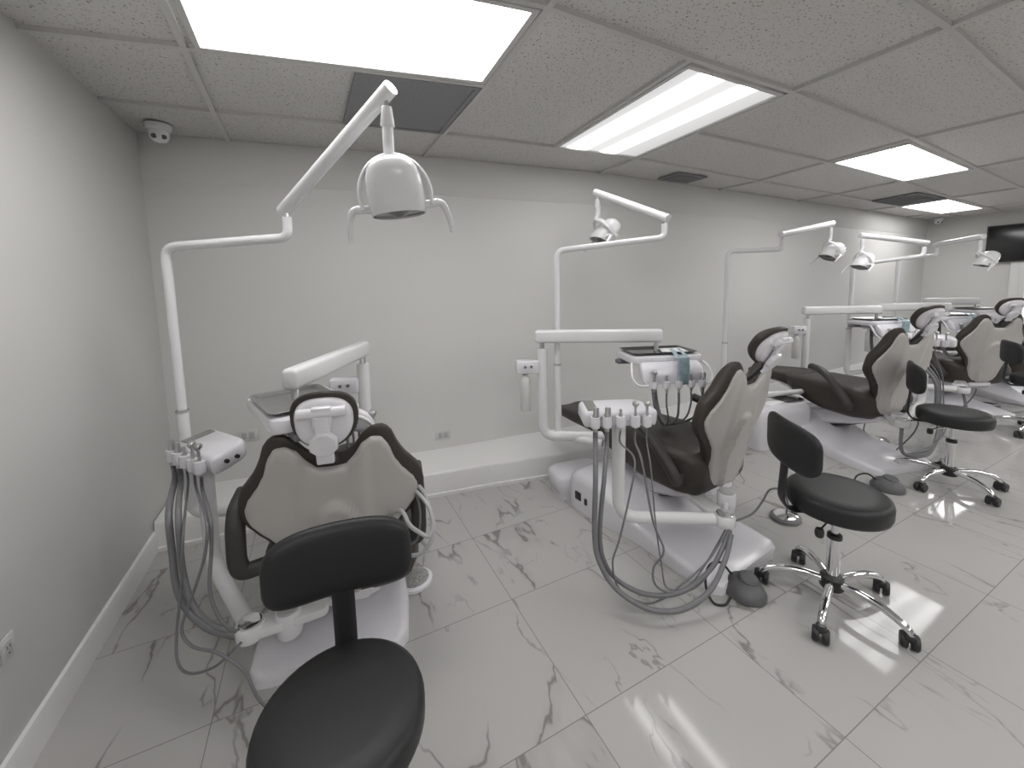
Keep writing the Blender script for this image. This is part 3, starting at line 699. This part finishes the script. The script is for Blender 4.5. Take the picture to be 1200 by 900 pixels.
h2e = [(1.319, 1.27, 0.615), (1.322, 1.243, 0.384), (1.327, 1.209, 0.198), (1.345, 1.185, 0.085), (1.47, 1.15, .10), (1.72, 1.17, .275)]
cab2 = [(1.73, 1.17, .29), (1.806, 1.11, 0.343), (1.876, 1.102, 0.392), (1.943, 1.108, 0.432), (2.043, 1.111, 0.405), (2.174, 1.146, 0.29), (2.36, 1.247, 0.12), (2.48, 1.30, .04)]
assistant_unit((1.722, 1.185, .305), (1.285, 1.445, .305), .845, radians(-24), (1.80, 1.45, .30), (1.84, 1.26, .34), 'white assistant instrument panel on a post in front of the second chair',
               [(h2a, .0115), (h2b, .0105), (h2c, .0045), (h2d, .005), (h2e, .0035)], cab2)
h1a = [(-0.53, 1.834, 0.645), (-0.521, 1.791, 0.499), (-0.506, 1.748, 0.383), (-0.465, 1.698, 0.318), (-0.398, 1.637, 0.276), (-0.33, 1.601, 0.251), (-0.275, 1.59, 0.222)]
h1b = [(-0.492, 1.794, 0.655), (-0.489, 1.761, 0.474), (-0.465, 1.715, 0.365), (-0.423, 1.675, 0.296), (-0.355, 1.616, 0.272), (-0.27, 1.60, 0.225)]
h1c = [(-0.472, 1.756, 0.604), (-0.487, 1.719, 0.404), (-0.503, 1.689, 0.27), (-0.5, 1.655, 0.183), (-0.459, 1.61, 0.16), (-0.382, 1.563, 0.188), (-0.327, 1.541, 0.236), (-0.28, 1.575, 0.25)]
h1d = [(-0.379, 1.649, 0.667), (-0.392, 1.643, 0.55), (-0.431, 1.649, 0.433), (-0.476, 1.646, 0.309), (-0.445, 1.613, 0.253), (-0.363, 1.549, 0.246), (-0.284, 1.485, 0.20), (-0.238, 1.432, 0.12), (-.16, 1.40, .03)]
h1e = [(-0.37, 1.657, 0.676), (-0.372, 1.646, 0.572), (-0.384, 1.625, 0.431), (-0.365, 1.606, 0.343), (-0.324, 1.579, 0.288), (-0.27, 1.59, 0.25)]
assistant_unit((-.275, 1.60, .255), (-.465, 2.07, .255), .79, radians(-56), (-.04, 1.60, .275), (-.155, 1.60, .245), 'white assistant instrument panel left of the nearest chair, by the corner',
               [(h1a, .0115), (h1b, .0105), (h1c, .0045), (h1d, .005), (h1e, .006)])
def shift_h(h, a, b_, k=1.0):
    return [(b_[0] + (p[0] - a[0]) * k, b_[1] + (p[1] - a[1]) * k, p[2]) for p in h]
j2 = (1.722, 1.185)
for (jx, jy, ex, ey, zt, mx, my, lb) in ((3.92, 1.30, 4.72, 1.45, .93, 4.1, 1.46, 'assistant instrument panel right of the third chair backrest, two knobs facing the viewer'),
                                     (5.55, 1.42, 5.30, 1.85, .90, 5.95, 1.55, 'assistant instrument panel of the fourth chair, partly hidden by a backrest')):
    hs = []
    for i, h in enumerate((h2a, h2b, h2c, h2d)):
        p0 = h[0]; xo = (-.13, -.075, -.01, .06)[i]
        x0, y0 = ex + xo * .9, ey - .10
        hs.append(([(x0, y0, .6), (x0 - .01, y0 - .03, .32), (x0, y0 - .05, .16), ((x0 + jx) / 2, (y0 + jy) / 2 - .08, .06 + .02 * i), (jx - .03, jy - .03, .14), (jx + .01 * i, jy, .33)], (.0115, .0105, .0045, .005)[i]))
    assistant_unit((jx, jy, .36), (ex, ey, .36), zt, radians(-75 if ex < 5 else -24), (mx, my, .375), (jx + .1, jy + .06, .36), lb, hs, [(jx, jy, .36), (jx + .08, jy - .06, .38), (jx + .14, jy - .02, .25), (jx + .2, jy + .1, .05)])

# ---------------------------------------------------------------- hand-control hoses and pedals
def foot_control(loc, rz, label, top='chrome', cable=None):
    t = empty('foot_control', (loc[0], loc[1], 0), rz, label, 'foot pedal', 'foot pedals on the floor')
    MB().lathe([(0, 0), (.083, 0), (.088, .004), (.088, .018), (.080, .024), (0, .024)], 28, sy=.9).build('pedal_base', 'plastic' if top == 'mesh' else 'hose', t)
    MB().lathe([(0, .022), (.070, .022), (.068, .031), (.050, .036), (0, .038)], 28, sy=.9).build('pedal_disc', top, t)
    if cable: MB().tube(cable, .005, 8, smooth=6).build('cable', 'hose', t)
    return t
foot_control((2.50, 1.325), 0, 'round chrome foot pedal on the floor right of the second chair, by a stool seat')
foot_control((.365, 1.87), .5, 'foot pedal with speckled grey top and white rim, right of the nearest chair', 'mesh')
foot_control((4.42, 1.62), 0, 'round chrome foot pedal on the floor under the third chair', 'chrome', [(-.02, .02, .03), (-.12, .05, .10), (-.2, .02, .2), (-.26, .0, .30)])
foot_control((6.7, 1.50), 0, 'farthest round chrome foot pedal, in front of the fourth chair', 'chrome', [(.05, 0, .03), (.2, -.1, .02), (.25, -.2, .01), (.05, -.25, .01), (-.2, -.2, .01)])
def dome_pedal(loc, rz, label, cable):
    t = empty('dome_foot_switch', (loc[0], loc[1], 0), rz, label, 'foot switch', 'domed foot switches on the floor')
    MB().lathe([(0, 0), (.088, 0), (.095, .006), (.094, .022), (.082, .045), (.058, .066), (.03, .076), (0, .078)], 26, sx=.92).build('switch_body', 'pedal', t)
    MB().lathe([(0, .0), (.042, .0), (.043, .012), (.036, .02), (0, .022)], 22, T(.01, -.01, .068) @ Matrix.Rotation(radians(8), 4, 'X')).build('switch_button', 'pedal', t)
    MB().tube(cable, .0055, 8, smooth=6).build('cable', 'black', t)
dome_pedal((1.72, 1.075), 0, 'dark grey domed foot switch on the floor left of the front stool', [(-.02, .05, .065), (-.06, .08, .12), (-.13, .09, .12), (-.19, .06, .07), (-.19, .02, .012), (-.15, -.01, .006), (-.10, .0, .012)])
dome_pedal((3.47, 1.20), 0, 'dark grey domed foot switch on the floor left of the middle stool', [(-.04, .05, .055), (-.1, .08, .10), (-.2, .1, .09), (-.24, .08, .012), (-.2, .0, .006), (-.1, .0, .012)])
hs_ = empty('suction_hose_set', (.30, 1.50, .40), 0, 'looped pale grey suction hoses hanging right of the nearest chair', 'hose')
for nm, pts, r in (('hose', [(.30, 1.60, .60), (0.311, 1.576, 0.668), (0.345, 1.533, 0.643), (0.365, 1.492, 0.568), (0.363, 1.454, 0.518), (0.34, 1.438, 0.472), (0.298, 1.46, 0.43), (0.22, 1.55, 0.40)], .008),
                   ('hose', [(0.20, 1.56, 0.55), (0.246, 1.475, 0.617), (0.268, 1.43, 0.578), (0.304, 1.429, 0.537), (0.335, 1.412, 0.523), (0.355, 1.43, 0.563), (0.346, 1.474, 0.618), (0.30, 1.59, 0.66)], .008),
                   ('cord', [(0.31, 1.575, 0.667), (0.325, 1.516, 0.602), (0.319, 1.489, 0.53), (0.30, 1.50, 0.46), (.24, 1.57, .41)], .0045)):
    MB().tube([(x - .30, y - 1.50, z - .40) for x, y, z in pts], r, 10, smooth=6).build(nm, 'lightgrey' if nm == 'hose' else 'hose', hs_)
# floor junction boxes at the foot end
def junction_box(loc, rz, d, label):
    t = empty('floor_junction_box', (loc[0], loc[1], 0), rz, label, 'floor box', 'floor junction boxes')
    x, y, h = d; rs = [rrect(x * .90, y * .90, .05, 0, 5), rrect(x * .92, y * .92, .05, h * .3, 5), rrect(x, y, .06, h * .42, 5), rrect(x, y, .06, h * .80, 5), rrect(x - .008, y - .008, .055, h * .92, 5), rrect(x - .03, y - .03, .05, h, 5)]
    MB().rings(rs).build('box_shell', 'plastic', t, 45); MB().box((x + .004, -y * .45, h * .62), (.02, .05, .022), .005).build('valve_knob', 'black', t)
junction_box((1.59, 2.22), radians(-8), (.185, .12, .175), 'white floor box with a black knob before the ledge, under the second chair foot')
junction_box((3.62, 2.10), radians(-8), (.32, .17, .37), 'big white floor box behind the second chair, papers lying on it')
pp = MB().slab([(-.10, -.09), (.12, -.10), (.11, .08), (-.11, .09)], 0, .003, .001).build('paper_sheet', 'paper'); pp.location = (3.58, 2.10, .3705); pp.rotation_euler = (0, 0, .1)
tag(pp, 'white paper sheets lying on the big floor box', 'paper')
steel_tray((3.80, 2.06, .3705), -.2, (.10, .10), 'small dark tray beside papers on the big floor box')

# ---------------------------------------------------------------- stools
def make_stool(sz=.50):
    t = empty('stool', (0, 0, 0))
    MB().lathe([(0, sz - .088), (.165, sz - .088), (.180, sz - .082), (.187, sz - .066), (.188, sz - .026), (.183, sz - .010), (.168, sz - .001), (.12, sz + .002), (0, sz + .003)], 48).build('seat', 'black_vinyl', t, 60)
    MB().lathe([(0, sz - .105), (.10, sz - .105), (.10, sz - .086), (0, sz - .086)], 24).build('seat_plate', 'black', t)
    MB().lathe([(0, .20), (.0145, .20), (.0145, sz - .10), (0, sz - .10)], 18).build('gas_rod', 'chrome', t)
    MB().lathe([(0, .10), (.024, .10), (.025, .315), (0, .315)], 22).build('column', 'chrome', t)
    MB().lathe([(0, .308), (.028, .308), (.028, .326), (.020, .332), (0, .332)], 20).build('column_collar', 'black', t)
    MB().lathe([(0, .072), (.040, .072), (.046, .08), (.044, .125), (.034, .135), (0, .135)], 22).build('hub', 'black', t)
    lv = MB().tube([(0, 0, sz - .112), (-.10, -.085, sz - .122), (-.125, -.10, sz - .135)], .005, 8).build('lever', 'chrome', t)
    MB().lathe([(0, -.02), (.014, -.018), (.017, -.008), (.017, .008), (.013, .018), (0, .02)], 14, T(-.13, -.105, sz - .14)).build('lever_knob', 'black', lv)
    for k in range(5):
        a = 2 * pi * k / 5 + radians(15); Rk = RZ(a)
        o = MB().tube([(.035, 0, .105), (.10, 0, .113), (.18, 0, .108), (.235, 0, .092), (.262, 0, .075), (.268, 0, .058)], [.0165, .0165, .016, .015, .0145, .013], 14, smooth=4)
        lg = o.xf(Rk).build('leg', 'chrome', t)
        c = MB(); sw = RZ(a) @ T(.268, 0, 0) @ RZ(.7 + k * 1.9) @ Matrix.Diagonal((1.15, 1.35, 1.12, 1))
        for s_ in (-1, 1): c.merge(MB().lathe([(0, -.009), (.022, -.009), (.026, -.005), (.026, .005), (.022, .009), (0, .009)], 20, T(.010, .0125 * s_, .026) @ Matrix.Rotation(pi / 2, 4, 'X')))
        c.merge(MB().tube([(0, 0, .03), (0, 0, .066)], .010, 12)); c.box((.004, 0, .046), (.04, .028, .022), .008)
        c.xf(sw).build('caster', 'black', t)
    # back: flat steel bar curving up from below the seat, padded back on it (at -x)
    MB().tube(bend([(-.05, 0, sz - .098), (-.20, 0, sz - .10), (-.232, 0, sz - .05), (-.222, 0, sz + .12), (-.226, 0, sz + .20)], .06, 6), .02, 12, flat=(.030, .006)).build('back_bar', 'black', t)
    eh = lambda x: .103 * (1 - abs(x / .19) ** 4.5) ** (1 / 3.2) if abs(x) < .19 else 0
    el = lambda x: -.103 * (1 - abs(x / .19) ** 4.5) ** (1 / 3.2) if abs(x) < .19 else 0
    o = weld(pillow(eh, el, .19, .028, .016, 36, 20, 6))
    o.v = [(-.228 + d * 1.0 + .9 * x * x - .02 * s_, x, sz + .212 + s_ - .10 * (x * x)) for x, s_, d in o.v]
    o.build('backrest', 'black_vinyl', t, 70)
    return t
st_near = make_stool(); st0 = make_stool(.535)
STOOLS = [((.0, .93), -96, 'black round stool nearest the camera, backrest hiding the first chair'),
          ((2.01, .86), -33, 'black stool with whole chrome star base, in front of the second chair'),
          ((3.90, 1.03), -62, 'middle distance black stool, backrest before the third chair base'),
          ((5.85, 1.02), -60, 'farthest black stool, cut by the right picture edge')]
for i, ((x, y), a, lb) in enumerate(STOOLS):
    s_ = st_near if i == 0 else st0 if i == 1 else copy_tree(st0); s_.location = (x, y, 0); s_.rotation_euler = (0, 0, radians(a))
    tag(s_, lb, 'stool', 'black clinic stools')

# ---------------------------------------------------------------- small wall things
def socket(loc, rz, label):
    t = empty('wall_socket', loc, rz, label, 'socket', 'wall sockets')
    MB().box((0, -.004, 0), (.118, .008, .075), .003).build('plate', 'plate', t)
    for s_ in (-1, 1):
        ins = MB().box((.022 * s_, -.009, 0), (.034, .004, .05), .002).build('outlet', 'plate_insert', t)
        o = MB(); o.box((.022 * s_ - .006, -.0115, .008), (.003, .002, .010), .0005); o.box((.022 * s_ + .006, -.0115, .008), (.003, .002, .010), .0005); o.box((.022 * s_, -.0115, -.011), (.005, .002, .005), .0005); o.build('slots', 'hose', ins)
socket((-.455, ywall(-.455) - .001, .47), radians(-7), 'double wall socket low on the back wall, above the nearest assistant panel')
socket((.855, ywall(.855) - .001, .285), radians(-7), 'double wall socket on the back wall above the ledge')
socket((XL + .001, 1.62, .415), radians(90), 'wall socket on the left wall, low at the picture edge')
def dome_camera(loc, rz, label):
    t = empty('security_camera', loc, rz, label, 'camera', 'dome security cameras')
    MB().lathe([(0, 0), (.062, 0), (.065, -.006), (.060, -.028), (.052, -.034), (0, -.034)], 24).build('mount', 'enamel', t)
    b_ = MB().lathe([(0, -.028), (.046, -.028), (.050, -.05), (.046, -.075), (.030, -.094), (0, -.10)], 24).build('camera_body', 'enamel', t)
    for s_ in (-1, 1): MB().lathe([(0, 0), (.013, 0), (.013, .008), (0, .009)], 14, T(.022 * s_, -.036, -.072) @ Matrix.Rotation(radians(115), 4, 'X')).build('lens', 'lens', b_)
dome_camera((-.73, 3.02, ZC), radians(12), 'white twin-lens dome camera on the ceiling in the left corner')
dome_camera((9.35, 2.85, ZC), radians(-40), 'tiny white dome camera on the ceiling by the end wall')
tv = empty('wall_screen', (XR - .06, 1.72, 1.93), 0, 'black flat screen on the end wall above the window', 'screen')
MB().box((0, 0, 0), (.05, 1.24, .56), .008).build('screen_body', 'black', tv); MB().box((-.026, 0, .0), (.004, 1.20, .52), .001).build('screen_glass', 'tv', tv)
MB().box((.04, 0, 0), (.05, .3, .2), .004).build('wall_bracket', 'black', tv)
